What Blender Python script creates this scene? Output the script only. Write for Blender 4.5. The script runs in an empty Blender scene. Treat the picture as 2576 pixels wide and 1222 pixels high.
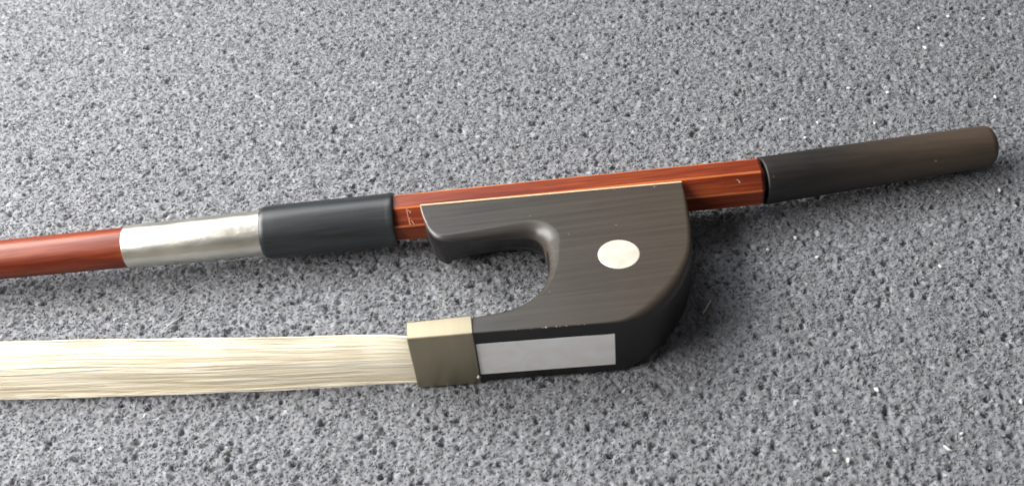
import bpy, bmesh, math, random
import numpy as np
from mathutils import Vector, Matrix

S = 0.001                       # everything below is written in millimetres
rnd = random.Random(7)
nrs = np.random.RandomState(11)
scene = bpy.context.scene
COL = scene.collection

# ------------------------------------------------------------------ camera
PITCH, ROLL, DIST = math.radians(46), math.radians(6.8), 316.0
F = Vector((0, math.cos(PITCH), -math.sin(PITCH)))
R0 = Vector((1, 0, 0)); U0 = Vector((0, math.sin(PITCH), math.cos(PITCH)))
CR = math.cos(ROLL) * R0 - math.sin(ROLL) * U0
CU = math.sin(ROLL) * R0 + math.cos(ROLL) * U0
cam_d = bpy.data.cameras.new("camera"); cam = bpy.data.objects.new("camera", cam_d); COL.objects.link(cam)
m = Matrix.Identity(4)
for i in range(3):
    m[i][0] = CR[i]; m[i][1] = CU[i]; m[i][2] = -F[i]
m.translation = -F * DIST * S
cam.matrix_world = m
cam_d.sensor_width = 36; cam_d.lens = 36 * 2785 / 2576
cam_d.clip_start = 0.005; cam_d.clip_end = 20
cam_d.dof.use_dof = True; cam_d.dof.focus_distance = 0.318; cam_d.dof.aperture_fstop = 30
scene.camera = cam

# ------------------------------------------------------------------ light
world = bpy.data.worlds.new("World"); scene.world = world; world.use_nodes = True
bg = world.node_tree.nodes["Background"]
bg.inputs[0].default_value = (0.97, 0.97, 1.0, 1); bg.inputs[1].default_value = 0.13

def area(name, loc, target, sx, sy, power, col):
    l = bpy.data.lights.new(name, 'AREA'); l.shape = 'RECTANGLE'; l.size = sx; l.size_y = sy
    l.energy = power; l.color = col
    o = bpy.data.objects.new(name, l); COL.objects.link(o)
    o.location = loc
    o.rotation_euler = (Vector(target) - Vector(loc)).to_track_quat('-Z', 'Y').to_euler()
    return o
area("window_light", (-0.49, 0.08, 0.36), (0.0, 0.02, 0.0), 0.80, 0.40, 14.3, (1.0, 0.985, 0.96))
area("back_window_light", (-0.30, 0.43, 0.66), (-0.05, 0.0, 0.0), 0.6, 0.40, 4.2, (0.97, 0.985, 1.0))

scene.view_settings.view_transform = 'Standard'
scene.view_settings.look = 'None'
scene.view_settings.exposure = 0.0
scene.view_settings.gamma = 1.0
scene.cycles.filter_width = 1.8

# ------------------------------------------------------------------ helpers
def link_mesh(name, bm, mat, parent=None, smooth=True):
    me = bpy.data.meshes.new(name)
    bm.normal_update()
    bm.to_mesh(me); bm.free()
    if smooth:
        for p in me.polygons: p.use_smooth = True
    if mat: me.materials.append(mat)
    o = bpy.data.objects.new(name, me); COL.objects.link(o)
    if parent: o.parent = parent
    return o

def tag(o, label=None, cat=None, group=None, kind=None):
    if label: o['label'] = label
    if cat: o['category'] = cat
    if group: o['group'] = group
    if kind: o['kind'] = kind
    return o

def frame_from(axis):
    """two unit vectors across an axis: side (horizontal) and up"""
    a = Vector(axis).normalized()
    side = Vector((-a.y, a.x, 0)).normalized()      # +y side for an axis along +x
    up = a.cross(side).normalized()
    return a, side, up

def ring_verts(bm, c, side, up, r, n, phase=0.0, prof=None):
    vs = []
    for i in range(n):
        t = phase + 2 * math.pi * i / n
        k = prof(t) if prof else 1.0
        p = Vector(c) + side * (r * k * math.cos(t)) + up * (r * k * math.sin(t))
        vs.append(bm.verts.new(p * S))
    return vs

def bridge(bm, a, b, sharp=False):
    n = len(a)
    for i in range(n):
        bm.faces.new((a[i], a[(i + 1) % n], b[(i + 1) % n], b[i]))

def lathe(bm, p0, p1, prof, n=64):
    """prof: list of (distance along, radius) in mm, revolved about p0->p1"""
    p0 = Vector(p0); a, side, up = frame_from(Vector(p1) - p0)
    rings = [ring_verts(bm, p0 + a * d, side, up, max(r, 0.001), n) for d, r in prof]
    for q, w in zip(rings, rings[1:]): bridge(bm, q, w)
    bm.faces.new(rings[0][::-1]); bm.faces.new(rings[-1])
    bmesh.ops.recalc_face_normals(bm, faces=bm.faces[:])
    return rings

def arc(d0, r0, d1, r1, n=8, convex_start=True):
    """quarter-round between two (distance, radius) points"""
    out = []
    for i in range(n + 1):
        t = math.pi / 2 * i / n
        if convex_start:   # leaves radially, arrives axially
            out.append((d0 + (d1 - d0) * (1 - math.cos(t)), r0 + (r1 - r0) * math.sin(t)))
        else:
            out.append((d0 + (d1 - d0) * math.sin(t), r0 + (r1 - r0) * (1 - math.cos(t))))
    return out

def sharpen(o, ang=35):
    me = o.data
    bm = bmesh.new(); bm.from_mesh(me)
    for e in bm.edges:
        if len(e.link_faces) == 2 and e.calc_face_angle(0) > math.radians(ang): e.smooth = False
    bm.to_mesh(me); bm.free()

# ------------------------------------------------------------------ materials
def newmat(name):
    mt = bpy.data.materials.new(name); mt.use_nodes = True
    nt = mt.node_tree; b = nt.nodes["Principled BSDF"]
    return mt, nt, b

def nd(nt, typ, **kw):
    n = nt.nodes.new(typ)
    for k, v in kw.items(): setattr(n, k, v)
    return n

def coords(nt, scale=(1, 1, 1), rot=(0, 0, 0), kind='Object'):
    tc = nd(nt, 'ShaderNodeTexCoord'); mp = nd(nt, 'ShaderNodeMapping')
    mp.inputs['Scale'].default_value = scale; mp.inputs['Rotation'].default_value = rot
    nt.links.new(tc.outputs[kind], mp.inputs['Vector'])
    return mp.outputs['Vector']

def noise(nt, vec, scale, detail=4, rough=0.55, dist=0.0):
    n = nd(nt, 'ShaderNodeTexNoise')
    n.inputs['Scale'].default_value = scale; n.inputs['Detail'].default_value = detail
    n.inputs['Roughness'].default_value = rough; n.inputs['Distortion'].default_value = dist
    nt.links.new(vec, n.inputs['Vector'])
    return n.outputs['Fac']

def ramp(nt, fac, stops, interp='LINEAR'):
    r = nd(nt, 'ShaderNodeValToRGB'); r.color_ramp.interpolation = interp
    els = r.color_ramp.elements
    while len(els) < len(stops): els.new(0.5)
    for e, (p, c) in zip(els, stops):
        e.position = p; e.color = (c[0], c[1], c[2], 1) if hasattr(c, '__len__') else (c, c, c, 1)
    nt.links.new(fac, r.inputs[0])
    return r.outputs[0]

def mix(nt, fac, a, b, mode='MIX'):
    n = nd(nt, 'ShaderNodeMix', data_type='RGBA', blend_type=mode)
    for sock, v in ((n.inputs[0], fac), (n.inputs[6], a), (n.inputs[7], b)):
        if hasattr(v, 'is_output'): nt.links.new(v, sock)
        elif hasattr(v, '__len__'): sock.default_value = (v[0], v[1], v[2], 1)
        else: sock.default_value = v
    return n.outputs[2]

def bump(nt, b, h, strength=0.3, dist=0.0002):
    n = nd(nt, 'ShaderNodeBump'); n.inputs['Strength'].default_value = strength
    n.inputs['Distance'].default_value = dist
    nt.links.new(h, n.inputs['Height']); nt.links.new(n.outputs[0], b.inputs['Normal'])

# red-brown varnished bow wood
def wood_mat(name, dark, mid, light, rough, streak=1.0):
    mt, nt, b = newmat(name)
    v = coords(nt, (22, 520, 520))
    g = noise(nt, v, 1.0, 5, 0.6)
    v2 = coords(nt, (120, 2600, 2600))
    g2 = noise(nt, v2, 1.0, 3, 0.5)
    c = ramp(nt, g, [(0.33, dark), (0.51, mid), (0.70, light)])
    c = mix(nt, ramp(nt, g2, [(0.35, 0.55 * streak), (0.55, 0.0)]), c, dark)
    nt.links.new(c, b.inputs['Base Color'])
    b.inputs['Roughness'].default_value = rough
    b.inputs['Specular IOR Level'].default_value = 0.38
    bump(nt, b, g2, 0.25, 0.0001)
    return mt
M_STICK = wood_mat("varnished_wood", (0.095, 0.013, 0.0045), (0.205, 0.032, 0.009), (0.29, 0.066, 0.017), 0.38)

M_ARRIS = wood_mat("worn_varnish", (0.36, 0.08, 0.022), (0.48, 0.13, 0.04), (0.55, 0.19, 0.07), 0.35)

# dark, slightly brown worn ebony
def ebony_mat(name, dark, brown, rough, wear=True, warm_x=None):
    mt, nt, b = newmat(name)
    v = coords(nt, (24, 800, 800))
    g = noise(nt, v, 1.0, 6, 0.6)
    vb = coords(nt, (28, 28, 28)); patch = noise(nt, vb, 2.0, 5, 0.6, 0.8)
    c = mix(nt, ramp(nt, g, [(0.3, 0.0), (0.7, 1.0)]), dark, brown)
    c = mix(nt, ramp(nt, patch, [(0.40, 0.0), (0.68, 0.75)]), c, brown)
    if warm_x:
        tc = nd(nt, 'ShaderNodeTexCoord'); sx = nd(nt, 'ShaderNodeSeparateXYZ')
        nt.links.new(tc.outputs['Object'], sx.inputs[0])
        x0, x1, col = warm_x
        mr = nd(nt, 'ShaderNodeMapRange'); mr.inputs[1].default_value = x0; mr.inputs[2].default_value = x1
        nt.links.new(sx.outputs[0], mr.inputs[0])
        c = mix(nt, mr.outputs[0], c, col)
        c = mix(nt, ramp(nt, g, [(0.42, 0.18), (0.62, 0.0)]), c, dark)
    # hairline scratches and dust specks
    vs = coords(nt, (900, 900, 900)); sp = noise(nt, vs, 0.55, 1, 0.4)
    c = mix(nt, ramp(nt, sp, [(0.785, 0.0), (0.81, 0.45)]), c, (0.35, 0.33, 0.30))
    nt.links.new(c, b.inputs['Base Color'])
    rr = nd(nt, 'ShaderNodeMapRange'); rr.inputs[3].default_value = rough - 0.06; rr.inputs[4].default_value = rough + 0.12
    nt.links.new(g, rr.inputs[0]); nt.links.new(rr.outputs[0], b.inputs['Roughness'])
    bump(nt, b, g, 0.10, 0.0002)
    return mt
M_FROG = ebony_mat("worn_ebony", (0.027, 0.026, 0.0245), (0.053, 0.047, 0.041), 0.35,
                    warm_x=(-0.01, 0.06, (0.060, 0.044, 0.030)))
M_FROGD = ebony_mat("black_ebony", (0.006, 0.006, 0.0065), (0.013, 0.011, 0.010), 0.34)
M_BUTTON = ebony_mat("faded_ebony", (0.008, 0.0075, 0.008), (0.020, 0.016, 0.0135), 0.5,
                     warm_x=(0.085, 0.125, (0.078, 0.055, 0.037)))

# black rubbery leather
M_GRIP, nt, b = newmat("black_leather")
v = coords(nt, (60, 900, 900)); g = noise(nt, v, 1.0, 4, 0.6)
v2 = coords(nt, (700, 120, 120)); w = noise(nt, v2, 1.0, 3, 0.5)
nt.links.new(mix(nt, ramp(nt, g, [(0.3, 0.0), (0.75, 1.0)]), (0.0135, 0.015, 0.016), (0.031, 0.036, 0.0385)), b.inputs['Base Color'])
b.inputs['Roughness'].default_value = 0.36
bump(nt, b, w, 0.07, 0.0003)

# pale nickel silver
def metal_mat(name, col, rough, scale, bs):
    mt, nt, b = newmat(name)
    v = coords(nt, scale); g = noise(nt, v, 1.0, 4, 0.55)
    nt.links.new(mix(nt, ramp(nt, g, [(0.3, 0.0), (0.75, 1.0)]), [c * 0.82 for c in col], col), b.inputs['Base Color'])
    b.inputs['Metallic'].default_value = 1.0
    rr = nd(nt, 'ShaderNodeMapRange'); rr.inputs[3].default_value = rough - 0.05; rr.inputs[4].default_value = rough + 0.10
    nt.links.new(g, rr.inputs[0]); nt.links.new(rr.outputs[0], b.inputs['Roughness'])
    bump(nt, b, g, bs, 0.0004)
    return mt
M_SLEEVE = metal_mat("nickel_silver", (0.93, 0.90, 0.80), 0.30, (60, 130, 130), 0.9)
M_FERRULE = metal_mat("tarnished_nickel", (0.44, 0.385, 0.27), 0.40, (260, 40, 40), 0.03)

# mother of pearl
def pearl_mat(name, a, c2, rough):
    mt, nt, b = newmat(name)
    v = coords(nt, (140, 140, 140)); g = noise(nt, v, 1.0, 4, 0.6, 1.2)
    nt.links.new(mix(nt, ramp(nt, g, [(0.35, 0.0), (0.65, 1.0)]), a, c2), b.inputs['Base Color'])
    b.inputs['Roughness'].default_value = rough
    b.inputs['Coat Weight'].default_value = 0.3; b.inputs['Coat Roughness'].default_value = 0.15
    return mt
M_PEARL = pearl_mat("pearl_white", (0.52, 0.475, 0.40), (0.60, 0.555, 0.485), 0.30)
M_PEARL2 = pearl_mat("pearl_grey", (0.80, 0.76, 0.72), (0.85, 0.85, 0.86), 0.28)

def plain(name, col, rough=0.5, metal=0.0):
    mt, nt, b = newmat(name)
    v = coords(nt, (700, 700, 700)); g = noise(nt, v, 1.0, 3, 0.5)
    nt.links.new(mix(nt, g, [c * 0.8 for c in col], [min(1, c * 1.15) for c in col]), b.inputs['Base Color'])
    b.inputs['Roughness'].default_value = rough; b.inputs['Metallic'].default_value = metal
    return mt
M_LINER = plain("pale_lining", (0.60, 0.44, 0.28), 0.5)
M_STAMP = plain("pale_stamp", (0.52, 0.20, 0.12), 0.6)
M_STRAW = plain("dry_straw", (0.62, 0.52, 0.40), 0.6)
M_LINT = plain("white_lint", (0.55, 0.55, 0.53), 0.8)
M_EDGE = plain("rubbed_edge", (0.34, 0.29, 0.27), 0.5)
M_CHIP = plain("worn_chip", (0.20, 0.18, 0.155), 0.6)
M_COLLAR = plain("dark_collar", (0.03, 0.02, 0.016), 0.5)

def translucent(nt, b, amount):
    """thin fibres let part of the light through"""
    out = [n for n in nt.nodes if n.type == 'OUTPUT_MATERIAL'][0]
    t = nd(nt, 'ShaderNodeBsdfTranslucent'); mx = nd(nt, 'ShaderNodeMixShader'); mx.inputs[0].default_value = amount
    src = b.inputs['Base Color'].links[0].from_socket
    nt.links.new(src, t.inputs['Color'])
    nt.links.new(b.outputs[0], mx.inputs[1]); nt.links.new(t.outputs[0], mx.inputs[2])
    nt.links.new(mx.outputs[0], out.inputs['Surface'])

# horsehair: colour of each hair stored on the mesh
M_HAIR, nt, b = newmat("horsehair")
at = nd(nt, 'ShaderNodeAttribute'); at.attribute_name = "tint"
nt.links.new(ramp(nt, at.outputs['Fac'], [(0.0, (0.78, 0.65, 0.43)), (0.45, (0.89, 0.80, 0.62)), (1.0, (0.95, 0.91, 0.80))]), b.inputs['Base Color'])
b.inputs['Roughness'].default_value = 0.38
translucent(nt, b, 0.15)

# carpet
M_BASE, nt, b = newmat("carpet_tufts")
at = nd(nt, 'ShaderNodeAttribute'); at.attribute_name = "tint"
v = coords(nt, (1, 1, 1)); g = noise(nt, v, 2200, 3, 0.6)
nt.links.new(mix(nt, ramp(nt, g, [(0.3, 0.85), (0.7, 1.15)]), (0, 0, 0), at.outputs['Color'], 'MIX'), b.inputs['Base Color'])
b.inputs['Roughness'].default_value = 0.9; b.inputs['Specular IOR Level'].default_value = 0.2
bump(nt, b, g, 0.25, 0.0003)
M_PILE, nt, b = newmat("carpet_yarn")
at = nd(nt, 'ShaderNodeAttribute'); at.attribute_name = "tint"; at.attribute_type = 'INSTANCER'
nt.links.new(at.outputs['Color'], b.inputs['Base Color'])
b.inputs['Roughness'].default_value = 0.85
b.inputs['Specular IOR Level'].default_value = 0.25
translucent(nt, b, 0.35)

# ------------------------------------------------------------------ carpet: tufted sheet and loose fibres
def smooth_noise(x, y, wl, seed):
    r = np.random.RandomState(seed); out = np.zeros_like(x)
    for k in range(9):
        a = r.uniform(0, 2 * np.pi); f_ = 2 * np.pi / (wl * r.uniform(0.6, 1.6))
        out += np.sin((x * np.cos(a) + y * np.sin(a)) * f_ + r.uniform(0, 6.28))
    return out / 3.0

FX0, FX1, FY0, FY1, G = -205.0, 200.0, -104.0, 178.0, 0.34       # finely modelled field (mm)
gx = np.arange(FX0, FX1, G); gy = np.arange(FY0, FY1, G)
NX, NY = len(gx), len(gy)
# one dome per tuft
STEP = 0.82
X, Y = np.meshgrid(np.arange(FX0 - 1, FX1 + 1, STEP), np.arange(FY0 - 1, FY1 + 1, STEP)); X = X.ravel(); Y = Y.ravel()
NT = len(X)
X = X + nrs.uniform(-.5, .5, NT) * STEP * 1.25; Y = Y + nrs.uniform(-.5, .5, NT) * STEP * 1.25
TZ = -0.55 + 0.08 * nrs.randn(NT) + 0.10 * smooth_noise(X, Y, 9.0, 3) + 0.10 * smooth_noise(X, Y, 3.6, 5)
# scattered pits between the tufts
NPIT = int((FX1 - FX0) * (FY1 - FY0) / 16)
pit = np.stack([nrs.uniform(FX0, FX1, NPIT), nrs.uniform(FY0, FY1, NPIT), nrs.uniform(.42, .85, NPIT), nrs.uniform(.35, 1.4, NPIT),
                nrs.uniform(0, np.pi, NPIT), nrs.uniform(1.0, 2.3, NPIT)], 1)
TR = np.clip(0.65 + 0.12 * nrs.randn(NT), .42, 1.1); TE = nrs.uniform(1.0, 1.75, NT)
TA = 1.9 + 0.7 * smooth_noise(X, Y, 30.0, 8) + nrs.uniform(-1.1, 1.1, NT)
TH = 0.46 + 0.09 * nrs.randn(NT)
TT = 0.208 * np.exp(0.13 * nrs.randn(NT)); u = nrs.rand(NT)
TT = np.where(u < 0.03, TT * 0.7, TT); TT = np.where(u > 0.984, TT * 1.7, TT)
H = np.full((NY, NX), -1.5); ix0 = np.round((X - FX0) / G).astype(int); iy0 = np.round((Y - FY0) / G).astype(int)
ca, sa = np.cos(TA), np.sin(TA)
RAD = 4
def splat(fn):
    for dj in range(-RAD, RAD + 1):
        for di in range(-RAD, RAD + 1):
            ii = ix0 + di; jj = iy0 + dj
            ok = (ii >= 0) & (ii < NX) & (jj >= 0) & (jj < NY)
            i_, j_ = ii[ok], jj[ok]
            dx = gx[i_] - X[ok]; dy = gy[j_] - Y[ok]
            q = ((dx * ca[ok] + dy * sa[ok]) / (TR[ok] * TE[ok])) ** 2 + ((-dx * sa[ok] + dy * ca[ok]) / TR[ok]) ** 2
            fn(ok, i_, j_, TZ[ok] + TH[ok] * (1 - q))
splat(lambda ok, i, j, h: np.maximum.at(H, (j, i), h))
TINT = np.full((NY, NX), 0.17)
def paint(ok, i, j, h):
    w_ = h >= H[j, i] - 1e-9
    TINT[j[w_], i[w_]] = TT[ok][w_]
splat(paint)
for px_, py_, pr_, pd_, pa_, pe_ in pit:
    m_ = int(2.6 / G) + 1; ic = int((px_ - FX0) / G); jc = int((py_ - FY0) / G)
    i0, i1, j0, j1 = max(0, ic - m_), min(NX, ic + m_), max(0, jc - m_), min(NY, jc + m_)
    if i1 <= i0 or j1 <= j0: continue
    dx = gx[i0:i1][None, :] - px_; dy = gy[j0:j1][:, None] - py_
    c_, s_ = math.cos(pa_), math.sin(pa_)
    q = ((dx * c_ + dy * s_) / pe_) ** 2 + (-dx * s_ + dy * c_) ** 2
    H[j0:j1, i0:i1] -= pd_ * 1.5 * np.exp(-q / (pr_ * pr_ * .35))
def soften(A, k):
    A = A.copy(); B = A.copy()
    B[1:-1, 1:-1] = A[1:-1, 1:-1] * (1 - k) + k * .25 * (A[:-2, 1:-1] + A[2:, 1:-1] + A[1:-1, :-2] + A[1:-1, 2:])
    return B
H = soften(soften(H, .5), .2) + nrs.randn(NY, NX) * 0.03
TINT = soften(soften(TINT, .6), .5) * (1 + 0.05 * nrs.randn(NY, NX))
# the same pile runs on past the fine field (coarser mesh), then to the edges of the sheet
KX, KY, ST = 150, 105, 3
jx = np.concatenate([np.arange(KX, 0, -1) * ST, np.arange(NX), NX - 1 - np.arange(1, KX + 1) * ST])
jy = np.concatenate([np.arange(KY, 0, -1) * ST, np.arange(NY), NY - 1 - np.arange(1, KY + 1) * ST])
ax = np.concatenate([FX0 - np.arange(KX, 0, -1) * ST * G, gx, gx[-1] + np.arange(1, KX + 1) * ST * G])
ay = np.concatenate([FY0 - np.arange(KY, 0, -1) * ST * G, gy, gy[-1] + np.arange(1, KY + 1) * ST * G])
HH = np.pad(H[np.ix_(jy, jx)], 1, mode='edge'); TTP = np.pad(TINT[np.ix_(jy, jx)], 1, mode='edge')
ax = np.concatenate([[-800], ax, [800]]); ay = np.concatenate([[-600], ay, [900]])
AX, AY = np.meshgrid(ax, ay); MX, MY = len(ax), len(ay)
me = bpy.data.meshes.new("carpet")
me.vertices.add(MX * MY); me.vertices.foreach_set("co", (np.stack([AX, AY, HH], -1).reshape(-1, 3) * S).astype(np.float32).ravel())
idx = np.arange(MX * MY).reshape(MY, MX)
quads = np.stack([idx[:-1, :-1], idx[:-1, 1:], idx[1:, 1:], idx[1:, :-1]], -1).reshape(-1, 4)
NQ = len(quads)
me.loops.add(NQ * 4); me.loops.foreach_set("vertex_index", quads.astype(np.int32).ravel())
me.polygons.add(NQ); me.polygons.foreach_set("loop_start", np.arange(0, NQ * 4, 4, dtype=np.int32))
me.polygons.foreach_set("use_smooth", np.ones(NQ, dtype=bool))
me.update(calc_edges=True)
hz = smooth_noise(AX, AY, 5.0, 21) * 0.012
t3 = np.stack([TTP * (0.98 + hz), TTP * (0.995 + .3 * hz), TTP * (1.05 - hz), np.ones_like(TTP)], -1)
a_ = me.attributes.new("tint", 'FLOAT_COLOR', 'POINT'); a_.data.foreach_set("color", t3.astype(np.float32).ravel())
me.materials.append(M_BASE)
carpet = bpy.data.objects.new("carpet", me); COL.objects.link(carpet)
tag(carpet, "grey flecked low pile carpet under the bow", "carpet", kind="structure")

N0, N1 = 190000, 240000                       # fine field, surroundings
N = N0 + N1
X = np.concatenate([nrs.uniform(FX0, FX1, N0), nrs.uniform(ax[1], ax[-2], N1)]); Y = np.concatenate([nrs.uniform(FY0, FY1, N0), nrs.uniform(ay[1], ay[-2], N1)])
Z = HH[np.clip(np.searchsorted(ay, Y), 0, MY - 1), np.clip(np.searchsorted(ax, X), 0, MX - 1)] - 0.02
lean_dir = nrs.uniform(0, 6.28, N)
tilt = np.clip(0.85 + 0.4 * nrs.randn(N), .1, 1.6)
rx = -tilt * np.sin(lean_dir); ry = tilt * np.cos(lean_dir); rz = nrs.uniform(0, 6.28, N)
sc = np.clip(1.0 + 0.3 * nrs.randn(N), 0.5, 1.9)
base = 0.28 * np.exp(0.22 * nrs.randn(N))
u = nrs.rand(N); base = np.where(u > 0.992, 0.5, base)
tint = np.clip(np.stack([base * .98, base, base * 1.05, np.ones(N)], 1), 0.01, 0.8)
me = bpy.data.meshes.new("carpet_fibres")
me.vertices.add(N)
me.vertices.foreach_set("co", (np.stack([X, Y, Z], 1) * S).astype(np.float32).ravel())
def attr(name, typ, data, key):
    a_ = me.attributes.new(name, typ, 'POINT'); a_.data.foreach_set(key, np.ascontiguousarray(data, dtype=np.float32).ravel())
attr("rot", 'FLOAT_VECTOR', np.stack([rx, ry, rz], 1), "vector")
attr("siz", 'FLOAT', sc, "value")
attr("tint", 'FLOAT_COLOR', tint, "color")
me.materials.append(M_PILE)
pile = bpy.data.objects.new("carpet_fibres", me); COL.objects.link(pile)
tag(pile, "short loose grey yarn fibres all over the carpet", "carpet fibres", kind="stuff")

ng = bpy.data.node_groups.new("pile_tufts", 'GeometryNodeTree')
ng.interface.new_socket("Geometry", in_out='INPUT', socket_type='NodeSocketGeometry')
ng.interface.new_socket("Geometry", in_out='OUTPUT', socket_type='NodeSocketGeometry')
gi = ng.nodes.new('NodeGroupInput'); go = ng.nodes.new('NodeGroupOutput')
join = ng.nodes.new('GeometryNodeGeometryToInstance')
for k in range(6):
    ico = ng.nodes.new('GeometryNodeMeshIcoSphere'); ico.inputs['Radius'].default_value = 0.001
    ico.inputs['Subdivisions'].default_value = 1
    tr = ng.nodes.new('GeometryNodeTransform')
    tr.inputs['Scale'].default_value = [(0.13, 0.11, 0.52), (0.11, 0.14, 0.62), (0.16, 0.13, 0.42), (0.10, 0.11, 0.7), (0.20, 0.17, 0.34), (0.14, 0.13, 0.48)][k]
    sp = ng.nodes.new('GeometryNodeSetPosition'); nz = ng.nodes.new('ShaderNodeTexNoise'); nz.noise_dimensions = '4D'
    nz.inputs['W'].default_value = 3.7 * k; nz.inputs['Scale'].default_value = 1300; nz.inputs['Detail'].default_value = 1
    sub = ng.nodes.new('ShaderNodeVectorMath'); sub.operation = 'SUBTRACT'; sub.inputs[1].default_value = (0.5, 0.5, 0.5)
    mul = ng.nodes.new('ShaderNodeVectorMath'); mul.operation = 'SCALE'; mul.inputs['Scale'].default_value = 0.0005
    ng.links.new(nz.outputs['Color'], sub.inputs[0]); ng.links.new(sub.outputs[0], mul.inputs[0])
    ng.links.new(ico.outputs['Mesh'], tr.inputs['Geometry']); ng.links.new(tr.outputs[0], sp.inputs['Geometry'])
    ng.links.new(mul.outputs[0], sp.inputs['Offset'])
    ng.links.new(sp.outputs[0], join.inputs[0])
sm = ng.nodes.new('GeometryNodeSetMaterial'); sm.inputs['Material'].default_value = M_PILE
ss = ng.nodes.new('GeometryNodeSetShadeSmooth')
inst = ng.nodes.new('GeometryNodeInstanceOnPoints')
def named(n, t):
    a_ = ng.nodes.new('GeometryNodeInputNamedAttribute'); a_.data_type = t; a_.inputs['Name'].default_value = n
    return [s for s in a_.outputs if s.enabled and s.name == 'Attribute'][0]
ng.links.new(gi.outputs[0], inst.inputs['Points'])
ng.links.new(join.outputs[0], inst.inputs['Instance'])
inst.inputs['Pick Instance'].default_value = True
e2r = ng.nodes.new('FunctionNodeEulerToRotation')
ng.links.new(named("rot", 'FLOAT_VECTOR'), e2r.inputs[0]); ng.links.new(e2r.outputs[0], inst.inputs['Rotation'])
ng.links.new(named("siz", 'FLOAT'), inst.inputs['Scale'])
ng.links.new(inst.outputs[0], ss.inputs[0]); ng.links.new(ss.outputs[0], sm.inputs[0]); ng.links.new(sm.outputs[0], go.inputs[0])
md = pile.modifiers.new("tufts", 'NODES'); md.node_group = ng

# ------------------------------------------------------------------ the bow
bow = bpy.data.objects.new("double_bass_bow", None); COL.objects.link(bow)
tag(bow, "double bass bow with dark ebony frog and white horsehair lying on the grey carpet", "bow")

ZA = 10.3
def axis_pt(x):
    ks = [(-330, 16.0, 10.6), (-145, 7.4, 10.3), (-109, 6.3, 10.3), (-70, 5.6, 10.3), (-32, 5.1, 10.3), (72, 2.4, 10.2)]
    for (a, ya, za), (b_, yb, zb) in zip(ks, ks[1:]):
        if x <= b_: t = (x - a) / (b_ - a); break
    else: t = 1
    return Vector((x, ya + (yb - ya) * t, za + (zb - za) * t))

# stick: round shaft running into an octagonal handle
bm = bmesh.new()
def shaft(xa, xb, ra, rb, n, seg):
    prev = None
    for i in range(seg + 1):
        x = xa + (xb - xa) * i / seg
        c = axis_pt(x); _, side, up = frame_from(axis_pt(xb) - axis_pt(xa))
        r = ra + (rb - ra) * i / seg
        ring = ring_verts(bm, c, side, up, r, n)
        if prev: bridge(bm, prev, ring)
        else: bm.faces.new(ring[::-1])
        prev = ring
    bm.faces.new(prev)
shaft(-330, -145, 5.2, 5.55, 48, 6)
shaft(-145, -60, 5.55, 5.9, 48, 8)
# octagon with softened edges
_, side, up = frame_from(axis_pt(72) - axis_pt(-32))
def octa_ring(c, half, soft):
    vs = []
    L = half * math.tan(math.pi / 8)
    for k in range(8):
        a0 = math.pi / 4 * k
        n_ = side * math.cos(a0) + up * math.sin(a0)
        t_ = -side * math.sin(a0) + up * math.cos(a0)
        for s_ in (-1, 1):
            vs.append(bm.verts.new((c + n_ * half + t_ * (L - soft) * s_) * S))
    return vs
prev = None
for x, half, soft in ((-45, 6.3, .3), (-32, 6.35, .36), (20, 6.42, .36), (70.2, 6.42, .36), (70.9, 6.0, .3)):
    ring = octa_ring(axis_pt(x), half, soft)
    if prev: bridge(bm, prev, ring)
    else: bm.faces.new(ring[::-1])
    prev = ring
bm.faces.new(prev)
bmesh.ops.recalc_face_normals(bm, faces=bm.faces[:])
stick = link_mesh("stick", bm, M_STICK, bow); sharpen(stick, 15)
stick.data.materials.append(M_ARRIS)
for p_ in stick.data.polygons:
    if p_.center.x > -0.04 and p_.area > 0:
        ys_ = [stick.data.vertices[i].co for i in p_.vertices]
        n_ = p_.normal; w_ = min((ys_[0] - ys_[k]).length for k in (1, -1))
        if abs(n_.x) < .3 and w_ < 0.8 * S: p_.material_index = 1

# stamped maker's marks and a nick on the sloping facet that faces the viewer
def facet_pt(x, t, lift=0.03):
    """point on the lower diagonal facet: t -1 (lower edge) .. 1 (upper edge)"""
    n_ = (-side + up).normalized(); t_ = (side + up).normalized()
    return axis_pt(x) + n_ * (6.40 + lift) + t_ * (6.40 * math.tan(math.pi / 8) * t)
def strokes(name, segs, mat, parent, wid):
    bm = bmesh.new()
    n_ = (-side + up).normalized()
    for (x0, t0), (x1, t1) in segs:
        a_ = facet_pt(x0, t0); b_ = facet_pt(x1, t1)
        d = (b_ - a_); d = d / d.length; q = d.cross(n_) * (wid * rnd.uniform(.75, 1.2) / 2)
        lowr = -n_ * 0.12
        top = [bm.verts.new(p * S) for p in (a_ - q - d * .05, b_ - q * .8 + d * .05, b_ + q * .8 + d * .05, a_ + q - d * .05)]
        bot = [bm.verts.new(v_.co + lowr * S) for v_ in top]
        bm.faces.new(top)
        for i in range(4): bm.faces.new((top[i], bot[i], bot[(i + 1) % 4], top[(i + 1) % 4]))
    bmesh.ops.recalc_face_normals(bm, faces=bm.faces[:])
    return link_mesh(name, bm, mat, parent, False)
strokes("stamp", [((-27.75, .86), (-27.45, -.25)), ((-27.7, .72), (-26.9, .55)), ((-26.9, .55), (-26.75, .34)), ((-27.45, -.25), (-26.95, -.18)),
                  ((-27.35, -.3), (-27.2, -.9)), ((-26.7, -.45), (-26.4, -.62)), ((-26.4, -.62), (-26.0, -.88)), ((-27.2, -.88), (-26.9, -.8))], M_STAMP, stick, 0.34)
strokes("nick", [((63.4, .42), (63.9, .3)), ((63.9, .3), (64.25, .02)), ((63.9, .3), (64.0, .1))], M_STRAW, stick, 0.16)

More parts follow.
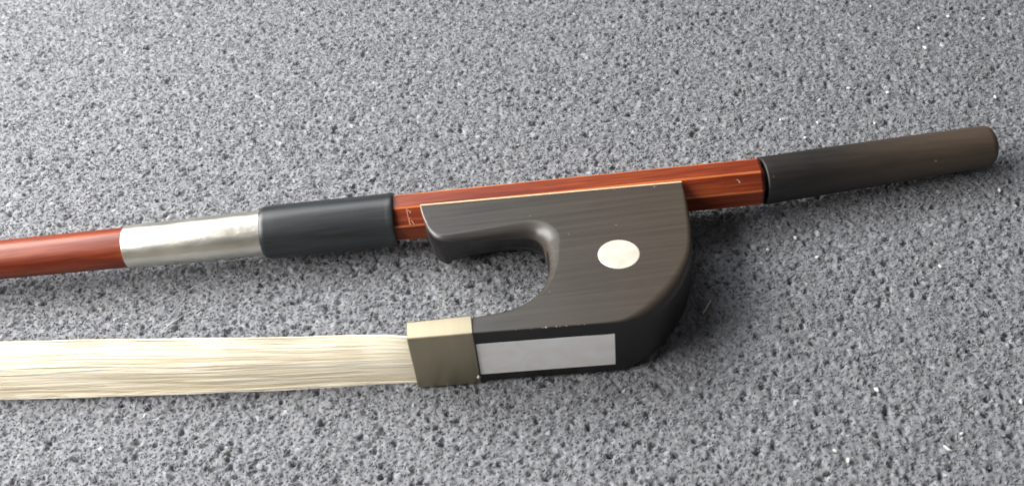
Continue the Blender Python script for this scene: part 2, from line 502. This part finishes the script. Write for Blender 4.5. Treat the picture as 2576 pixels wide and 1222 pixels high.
# nickel sleeve
p0, p1 = axis_pt(-107.9), axis_pt(-66)
bm = bmesh.new()
L = (p1 - p0).length
prof = [(0.0, 5.75), (0.0, 5.9)] + arc(0.0, 5.9, 0.3, 6.12, 5) + [(L * .25, 6.2), (L * .5, 6.28), (L * .75, 6.36), (L, 6.45)]
lathe(bm, p0, p1, prof, 96)
sleeve = link_mesh("metal_sleeve", bm, M_SLEEVE, bow); sharpen(sleeve, 50)
# leather grip
p0, p1 = axis_pt(-69.3) - Vector((0, 0, .1)), axis_pt(-31.6) - Vector((0, .35, .15))
L = (p1 - p0).length
bm = bmesh.new()
prof = [(0.5, 6.3)] + arc(0.0, 6.55, 1.9, 7.5, 8) + [(6, 7.56), (L * .5, 7.56), (L * .8, 7.54), (L - 2.6, 7.54), (L - 1.8, 7.60), (L - 1.2, 7.66)] \
    + arc(L - 0.9, 7.66, L, 7.35, 6, False) + [(L, 6.8), (L - 1.0, 6.7)]
lathe(bm, p0, p1, prof, 96)
grip = link_mesh("leather_grip", bm, M_GRIP, bow); sharpen(grip, 60)

# ------------------------------------------------------------------ frog
def ztop(x, y): return 16.9 + (-1 - y) * 3.15 / 48
# outline at half height: x, y, edge radius, undercut of the lower half, corner
OUT = [(-23.9, 2.2, .30, 0, 1), (-23.6, -1.0, .45, .6, 0), (-23.1, -3.6, .55, .8, 0), (-22.5, -6.4, .75, 1.3, 0), (-21.6, -8.9, .95, 2.0, 0), (-20.0, -11.1, 1.2, 3.0, 0), (-17, -12.3, 1.6, 4.4, 0),
       (-11, -12.6, 2.4, 5.0, 0), (-4, -12.5, 2.9, 4.9, 0), (1.2, -12.4, 3.3, 4.2, 0), (4.8, -12.7, 3.7, 2.8, 0), (7.0, -14.0, 4.2, 1.4, 0), (8.3, -16.8, 4.3, .4, 0), (8.7, -20.5, 3.6, 0, 0),
       (8.7, -26, 2.6, 0, 0), (8.1, -30.1, 1.9, 0, 0), (6.7, -34, 1.4, 0, 0), (4.2, -37.3, 1.2, 0, 0), (1.0, -39.7, 1.0, 0, 0), (-3.5, -41.4, .8, 0, 0), (-8.2, -42.1, .5, 0, 0),
       (-12.4, -42.5, .4, 0, 0), (-20, -42.7, .4, 0, 0), (-26, -42.8, .4, 0, 1), (-26, -47.3, .4, 0, 1), (-12.3, -47.9, .4, 0, 0), (0, -48.55, .35, 0, 0), (12, -49.18, .35, 0, 0),
       (22.6, -49.73, .6, 0, 0), (27, -49.3, 1.5, 0, 0), (32, -47.2, 2.6, 0, 0), (36.9, -43.2, 3.0, 0, 0), (41.1, -37.8, 2.7, 0, 0), (44.1, -32, 2.1, 0, 0), (46.0, -26.5, 1.7, 0, 0),
       (47.1, -20, 1.4, 0, 0), (47.8, -13, 1.2, 0, 0), (48.2, -6, .8, 0, 0), (48.2, -1.0, .35, 0, 1)]
def dense(pts, sub=8):
    n = len(pts); out = []
    for i in range(n):
        p1_, p2_ = pts[i], pts[(i + 1) % n]
        p0_ = pts[i - 1] if not p1_[4] else tuple(2 * a_ - b_ for a_, b_ in zip(p1_, p2_))
        p3_ = pts[(i + 2) % n] if not p2_[4] else tuple(2 * b_ - a_ for a_, b_ in zip(p1_, p2_))
        for k in range(sub):
            t = k / sub; q = []
            for d in range(4):
                a_, b_, c_, e_ = p0_[d], p1_[d], p2_[d], p3_[d]
                q.append(0.5 * ((2 * b_) + (c_ - a_) * t + (2 * a_ - 5 * b_ + 4 * c_ - e_) * t * t + (3 * b_ - a_ - 3 * c_ + e_) * t ** 3))
            out.append((q[0], q[1], max(.2, q[2]), max(0, q[3])))
    return out
P = dense(OUT)
NP = len(P)
NRM = []
for i in range(NP):
    def unit(a_, b_):
        d = Vector((b_[0] - a_[0], b_[1] - a_[1])); return d / max(d.length, 1e-9)
    d = unit(P[i - 1], P[i]) + unit(P[i], P[(i + 1) % NP]); d.normalize()
    NRM.append((-d.y, d.x))      # interior lies to the left of a counter-clockwise outline
bm = bmesh.new()
K = 10
def frog_ring(k, topside):
    th = math.pi / 2 * k / K; vs = []
    for (x, y, r, uc), (nx, ny) in zip(P, NRM):
        ins = r * (1 - math.cos(th)) + (0 if topside else uc); px, py = x + nx * ins, y + ny * ins
        z = ztop(px, py) - r * (1 - math.sin(th))
        if not topside: z = 20.7 - z
        vs.append(bm.verts.new(Vector((px, py, z)) * S))
    return vs
rings = [frog_ring(k, False) for k in range(K, -1, -1)] + [frog_ring(k, True) for k in range(K + 1)]
for a_, b_ in zip(rings, rings[1:]): bridge(bm, a_, b_)
from mathutils.geometry import delaunay_2d_cdt
for ring in (rings[0], rings[-1]):
    pts = [Vector((v_.co.x / S, v_.co.y / S)) for v_ in ring]
    _, _, tris, ov, _, _ = delaunay_2d_cdt(pts, [(i, (i + 1) % NP) for i in range(NP)], [], 1, 1e-7)
    for t in tris:
        try: bm.faces.new([ring[ov[i][0]] for i in t])
        except (ValueError, IndexError): pass
    for v1, v2 in zip(ring, ring[1:] + ring[:1]):
        e = bm.edges.get((v1, v2))
        if e: e.smooth = False
bmesh.ops.recalc_face_normals(bm, faces=bm.faces[:])
for e in bm.edges:
    if len(e.link_faces) == 2 and e.calc_face_angle(0) > math.radians(32): e.smooth = False
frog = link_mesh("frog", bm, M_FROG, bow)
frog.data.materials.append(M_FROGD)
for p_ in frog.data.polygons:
    if p_.normal.z < (0.45 if p_.center.y < -20 * S else -0.1): p_.material_index = 1  # darker copy of the ebony on side and downward faces

def box_between(name, pts_top, depth_vec, mat, parent, bevel=0.0, smooth=False):
    """prism: polygon pts_top pushed along depth_vec"""
    bm = bmesh.new()
    a_ = [bm.verts.new(Vector(p) * S) for p in pts_top]
    b_ = [bm.verts.new((Vector(p) + Vector(depth_vec)) * S) for p in pts_top]
    bm.faces.new(a_); bm.faces.new(b_[::-1])
    n = len(a_)
    for i in range(n): bm.faces.new((a_[i], b_[i], b_[(i + 1) % n], a_[(i + 1) % n]))
    bmesh.ops.recalc_face_normals(bm, faces=bm.faces[:])
    if bevel: bmesh.ops.bevel(bm, geom=bm.edges[:], offset=bevel * S, segments=3, affect='EDGES', profile=0.5)
    return link_mesh(name, bm, mat, parent, smooth)

# pale lining along the edge that touches the stick
box_between("liner", [(-23.9, 2.55, 16.86), (-23.9, 2.0, 16.9), (48.1, -1.2, 17.06), (48.1, -.62, 17.0)], (0, 0, -1.2), M_LINER, frog, 0.06)

# pale worn edge round the end of the tongue
bm = bmesh.new(); prev = None
for (x, y), w_ in zip(((-23.9, 2.2), (-23.7, .5), (-23.35, -1.6), (-22.95, -3.4), (-22.4, -5.2), (-21.75, -6.8)), (.22, .24, .22, .20, .16, .05)):
    c_ = Vector((x + .12, y, ztop(x, y) - .16))
    ring = [bm.verts.new((c_ + Vector((-.9 * math.cos(a1), .2 * math.cos(a1), math.sin(a1))) * w_) * S) for a1 in (0, 1.05, 2.09, 3.14, 4.19, 5.24)]
    if prev: bridge(bm, prev, ring)
    else: bm.faces.new(ring[::-1])
    prev = ring
bm.faces.new(prev); bmesh.ops.recalc_face_normals(bm, faces=bm.faces[:])
link_mesh("tongue_edge", bm, M_EDGE, frog)

# round pearl eye
tn = Vector((0, 3.15 / 48, 1)).normalized()
ex, ey = 26.9, -26.4; ec = Vector((ex, ey, ztop(ex, ey)))
bm = bmesh.new()
lathe(bm, ec - tn * 0.8, ec + tn, [(0, 5.3), (0.82, 5.38), (0.88, 5.3), (0.90, 5.1), (0.93, 3.0), (0.94, 0.0)], 64)
eye = link_mesh("pearl_eye", bm, M_PEARL, frog); sharpen(eye, 50)

# pearl slide let into the front wall
def wall(x, lift): return -47.9 - (x + 12.3) * (1.83 / 34.9) - lift
sl = [(-11.75, 15.7), (-11.75, 3.6), (22.3, 3.5), (22.3, 15.6)]
box_between("pearl_slide", [(x, wall(x, 0.06), z) for x, z in sl], (0, 0.8, 0), M_PEARL2, frog, 0.05)

# small pale chips along the worn edge above the slide
bm = bmesh.new()
for x in (-1.5, 2.2, 5.0, 5.9, 8.4, 9.2, 10.8, 13.6, 14.3, 15.1, 18.5):
    r_ = rnd.uniform(.12, .32)
    q = bmesh.ops.create_icosphere(bm, subdivisions=1, radius=1.0)['verts']
    for v_ in q:
        v_.co = (Vector((x, wall(x, -.14), ztop(x, -48.5) - .12)) + Vector((v_.co.x * r_ * 1.7, v_.co.y * r_ * .8, v_.co.z * r_ * .6)) * rnd.uniform(.8, 1.2)) * S
edge_wear = link_mesh("edge_wear", bm, M_CHIP, frog)

# ferrule: open rectangular metal band round the toe
bm = bmesh.new()
def rrect(x, y0, y1, z0, z1, r, n=6):
    vs = []
    for cy, cz, a0 in ((y1 - r, z1 - r, 0), (y0 + r, z1 - r, 90), (y0 + r, z0 + r, 180), (y1 - r, z0 + r, 270)):
        for k in range(n + 1):
            t = math.radians(a0 + 90 * k / n)
            vs.append(bm.verts.new(Vector((x, cy + r * math.cos(t), cz + r * math.sin(t))) * S))
    return vs
fr = [rrect(-26.2, -46.9, -42.6, 1.4, 19.3, .4), rrect(-28.0, -46.9, -42.6, 1.4, 19.3, .4), rrect(-28.15, -47.35, -42.1, .7, 19.95, .5),
      rrect(-28.0, -47.6, -41.85, .4, 20.2, .55), rrect(-12.2, -48.35, -42.15, .3, 20.25, .55), rrect(-12.05, -48.2, -42.3, .5, 20.1, .5), rrect(-12.05, -47.6, -42.8, 1.2, 19.5, .4)]
for a_, b_ in zip(fr, fr[1:]): bridge(bm, a_, b_)
bmesh.ops.recalc_face_normals(bm, faces=bm.faces[:])
ferrule = link_mesh("ferrule", bm, M_FERRULE, frog); sharpen(ferrule, 40)
bm = bmesh.new()
bmesh.ops.create_icosphere(bm, subdivisions=2, radius=1.0)
for v_ in bm.verts:
    k = 1 + 0.3 * math.sin(5 * v_.co.x + 3 * v_.co.z) ; v_.co = (Vector((-12.3, -48.3, 3.1)) + Vector((v_.co.x * .45, v_.co.y * .25, v_.co.z * .7)) * k) * S
link_mesh("corner_nick", bm, M_LINT, ferrule)  # bright worn nick at the ferrule's lower right corner, modelled as a small blob

# ------------------------------------------------------------------ button
bm = bmesh.new()
b0 = Vector((71.4, 2.6, 10.2)); b1 = Vector((139.3, 8.9, 7.3))
L = (b1 - b0).length
a_, _, _ = frame_from(b1 - b0)
prof = [(1.6, 4.6), (0.35, 4.9), (0.0, 6.2), (0.0, 6.32)] + arc(0.0, 6.32, 0.45, 6.7, 5) + [(3, 6.72), (L * .3, 6.6), (L * .55, 6.42), (L * .8, 6.15), (L - 2.3, 5.95)] \
    + arc(L - 2.3, 5.95, L, 4.0, 10, False) + [(L + .12, 1.5), (L + .15, 0)]
lathe(bm, b0, b1, prof, 96)
button = link_mesh("screw_button", bm, M_BUTTON, bow); sharpen(button, 50)
bm = bmesh.new()
lathe(bm, b0 - a_ * 2.0, b0 + a_ * 2.0, [(0, 4.2), (4.0, 4.2)], 48)
link_mesh("screw_collar", bm, M_COLLAR, button)

# ------------------------------------------------------------------ hair ribbon: hundreds of single hairs
def hair_frame(x):
    """bottom front point of the ribbon, its width and how far its top leans back, at x"""
    ks = [(-330, -13.5, 1.0, 16.6, 76, 14), (-138, -34.57, .8, 16.2, 74, 14), (-107, -38.1, .9, 15.75, 70, 14), (-80, -41.3, 1.0, 15.3, 62, 13), (-55, -43.4, 1.1, 14.5, 46, 10),
          (-40, -44.9, 1.3, 15.3, 26, 6), (-28, -46.5, 1.6, 17.5, 4, 0), (-20, -46.6, 1.7, 17.3, 0, 0)]
    for p_, q_ in zip(ks, ks[1:]):
        if x <= q_[0]:
            t = (x - p_[0]) / (q_[0] - p_[0]); t = max(0, min(1, t))
            return [a1 + (b1_ - a1) * t for a1, b1_ in zip(p_, q_)][1:]
    return ks[-1][1:]
def hair_surface(x, s):
    y, z, w_, lean, bl = hair_frame(x)
    py, pz = y, z; M_ = 14; acc = 0
    py0, pz0 = py, pz
    for i in range(M_):
        sm_ = (i + .5) / M_
        if sm_ > s + .5 / M_: break
        k = max(0, min(1, (sm_ - .30) / .55)); k = k * k * (3 - 2 * k)
        ph = math.radians(bl + (lean - bl) * k)
        d = min(1 / M_, max(0, s - i / M_)) * w_
        py += math.sin(ph) * d; pz += math.cos(ph) * d
    return py, pz, math.radians(bl + (lean - bl) * max(0, min(1, (s - .3) / .55)))
XS = np.concatenate([np.linspace(-330, -150, 10)[:-1], np.linspace(-150, -20, 46)])
SG = np.linspace(0, 1, 41)
TAB = np.array([[hair_surface(x, s) for s in SG] for x in XS])        # [x, s, (y,z,phi)]
verts, faces, tints = [], [], []
NCL = 24
clump = [(rnd.uniform(0, 6.28), rnd.uniform(.5, 1.4), rnd.uniform(40, 110), rnd.uniform(-.2, .2)) for _ in range(NCL + 1)]
RH = 0.115
HN = 4
def add_hair(s0, depth, tint_v, wob, rr):
    ph0, am, wl, _ = wob
    base_i = len(verts)
    for i, x in enumerate(XS):
        fade = min(1.0, max(0.0, (-26 - x) / 40))
        s = s0 + fade * am * 0.010 * math.sin(2 * math.pi * x / wl + ph0)
        s = max(0.0, min(1.0, s)); fi = s * 40; i0 = min(39, int(fi)); t = fi - i0
        y, z, phi = TAB[i, i0] * (1 - t) + TAB[i, i0 + 1] * t
        dd = depth * (0.35 + 0.65 * fade) + fade * am * 0.17 * math.sin(2 * math.pi * x / (wl * .8) + ph0 * 1.7)
        y += math.cos(phi) * dd; z -= math.sin(phi) * dd
        for k in range(HN):
            a1 = 2 * math.pi * (k + .5) / HN
            verts.append((x * S, (y + rr * math.cos(a1)) * S, (z + rr * math.sin(a1)) * S))
    for i in range(len(XS) - 1):
        for k in range(HN):
            p_ = base_i + i * HN + k; q_ = base_i + i * HN + (k + 1) % HN
            faces.append((p_, q_, q_ + HN, p_ + HN))
    tints.extend([tint_v] * (len(XS) * HN))
ctint = [rnd.uniform(-.34, .30) for _ in range(NCL + 1)]
for layer in range(3):
    for j in range(170):
        s0 = min(1, max(0, (j + rnd.uniform(0, 1)) / 170))
        ci = int(s0 * NCL + rnd.uniform(-.3, .3)); ci = max(0, min(NCL, ci))
        c0 = clump[ci]
        wob = (c0[0] + rnd.gauss(0, .25), c0[1] * rnd.uniform(.6, 1.3), c0[2] * rnd.uniform(.95, 1.05), 0)
        add_hair(s0, layer * 0.22 + rnd.uniform(-.06, .06), max(0, min(1, .55 + ctint[ci] + rnd.gauss(0, .14))), wob, RH * rnd.uniform(.8, 1.2))
# a few stray hairs lifting off the bundle
for j in range(22):
    s0 = rnd.choice([rnd.uniform(0, .05), rnd.uniform(0, .05), rnd.uniform(.2, .95), rnd.uniform(.95, 1)])
    add_hair(s0, -rnd.uniform(.2, .8) if s0 < .05 else -rnd.uniform(.1, .3), rnd.uniform(.4, 1), (rnd.uniform(0, 6.28), rnd.uniform(1.4, 2.6), rnd.uniform(60, 140), 0), .085)
hm = bpy.data.meshes.new("hair"); hm.from_pydata(verts, [], faces)
ta = hm.attributes.new("tint", 'FLOAT', 'POINT'); ta.data.foreach_set("value", np.array(tints, dtype=np.float32))
for p_ in hm.polygons: p_.use_smooth = True
hm.materials.append(M_HAIR)
hair = bpy.data.objects.new("hair", hm); COL.objects.link(hair); hair.parent = bow
tag(hair, kind="stuff")

# ------------------------------------------------------------------ small things lying on the carpet
bm = bmesh.new()
lathe(bm, (47.6, -34.8, .9), (50.7, -30.7, 1.3), [(0, .10), (.2, .17), (2.5, .19), (4.8, .16), (5.1, .08)], 8)
straw = link_mesh("straw", bm, M_STRAW)
tag(straw, "thin pale straw fragment lying on the carpet in the shadow right of the frog", "straw")

def fleck_mesh(i):
    r = random.Random(50 + i); bm = bmesh.new()
    bmesh.ops.create_icosphere(bm, subdivisions=2, radius=1.0)
    for v_ in bm.verts:
        k = 1 + .28 * math.sin(4 * v_.co.x + i) * math.cos(3 * v_.co.y + 2 * i) + r.uniform(-.06, .06)
        v_.co = Vector((v_.co.x * .55, v_.co.y * .42, v_.co.z * .40)) * (k * S)
    me_ = bpy.data.meshes.new("lint_fleck"); bm.to_mesh(me_); bm.free()
    for p_ in me_.polygons: p_.use_smooth = True
    me_.materials.append(M_LINT); return me_
FM = [fleck_mesh(i) for i in range(4)]
# x, y (mm), size, turn, stretch
FLECKS = [(87.0, 38.6, 0.92, 1.63, 1.07), (97.7, 35.3, 0.78, 1.88, 1.18), (114.3, 31.9, 0.87, 2.51, 1.0), (92.2, 29.1, 0.96, 2.99, 1.07), (139.2, -2.3, 1.04, 1.43, 1.25), (78.5, -11.3, 1.14, 1.9, 1.05), (113.2, -27.8, 1.05, 2.22, 1.16), (70.0, -14.5, 1.02, 2.27, 1.02), (82.4, -19.4, 1.14, 0.09, 1.09), (84.5, -64.5, 1.15, 2.16, 1.14), (69.7, -80.1, 0.93, 2.76, 1.21), (71.9, -83.1, 1.17, 1.33, 1.24), (99.9, -79.5, 0.81, 0.29, 1.26), (95.2, -83.0, 0.85, -0.9, 2.4), (116.7, -72.6, 1.03, 1.31, 1.29), (131.6, 91.2, 0.92, 1.52, 1.09), (143.0, 76.0, 1.01, 1.76, 1.11), (141.4, 65.3, 1.17, 2.05, 1.27), (111.7, 49.7, 1.05, 2.97, 1.26), (122.7, 45.4, 1.18, 2.58, 1.05), (153.5, 37.4, 1.07, 1.71, 1.27), (154.5, 80.5, 1.01, 2.49, 1.06), (165.1, 77.0, 1.13, 0.19, 1.09)]
FLECK_LABELS = [
    'white lint fleck above the button, leftmost one of a level row of three',
    'white lint fleck above the button, middle one of a level row of three',
    'white lint fleck above the middle of the button, rightmost of a level row of three',
    'white lint fleck closest to the top edge of the button near its left end',
    'white lint fleck just below the rounded right tip of the button',
    'white lint fleck below the left end of the button, outside the shadow',
    'lone white lint fleck well below the right half of the button',
    "white lint fleck on the right rim of the frog's shadow, level with the pearl eye",
    "white lint fleck right of the frog's shadow, lower than the one on its rim",
    'lone white lint fleck to the upper left of the long white shred',
    'white lint fleck near the bottom edge, upper one of a close pair',
    'white lint fleck near the bottom edge, lower one of a close pair',
    'white lint fleck just above the long white shred',
    'long white lint shred lying slantwise in the carpet near the lower right corner',
    'white lint fleck cut by the right edge of the photo in its lower half',
    'white lint fleck at the very top edge of the photo, right of centre',
    'white lint fleck near the top edge, upper one of two stacked close together',
    'white lint fleck near the top edge, lower one of two stacked close together',
    'white lint fleck halfway between button and top edge, left one of a level pair',
    'white lint fleck halfway between button and top edge, right one of a level pair',
    'lone white lint fleck above the right tip of the button',
    'white lint fleck near the top right corner, left one of a level pair',
    'white lint fleck nearest the top right corner, right one of a level pair']
for i, (x, y, s_, t_, k_) in enumerate(FLECKS):
    o = bpy.data.objects.new("lint_fleck", FM[i % 4]); COL.objects.link(o)
    o.location = (x * S, y * S, .25 * S); o.rotation_euler = (0, 0, t_); o.scale = (s_ * k_, s_, s_)
    tag(o, FLECK_LABELS[i], "lint", group="white lint flecks caught in the carpet")
thread_pts = [(-98.2, -18.6, .55), (-97.0, -17.2, .8), (-95.4, -15.6, .75), (-93.8, -14.6, .9), (-92.6, -12.9, .6)]
bm = bmesh.new(); prev = None
for p_ in thread_pts:
    ring = [bm.verts.new((Vector(p_) + Vector((-.5 * math.cos(a1), .6 * math.cos(a1), math.sin(a1))) * .17) * S) for a1 in (0, 1.05, 2.09, 3.14, 4.19, 5.24)]
    if prev: bridge(bm, prev, ring)
    else: bm.faces.new(ring[::-1])
    prev = ring
bm.faces.new(prev); bmesh.ops.recalc_face_normals(bm, faces=bm.faces[:])
tag(link_mesh("lint_thread", bm, M_LINT), "short pale thread lying on the carpet between the bow hair and the metal sleeve", "thread")
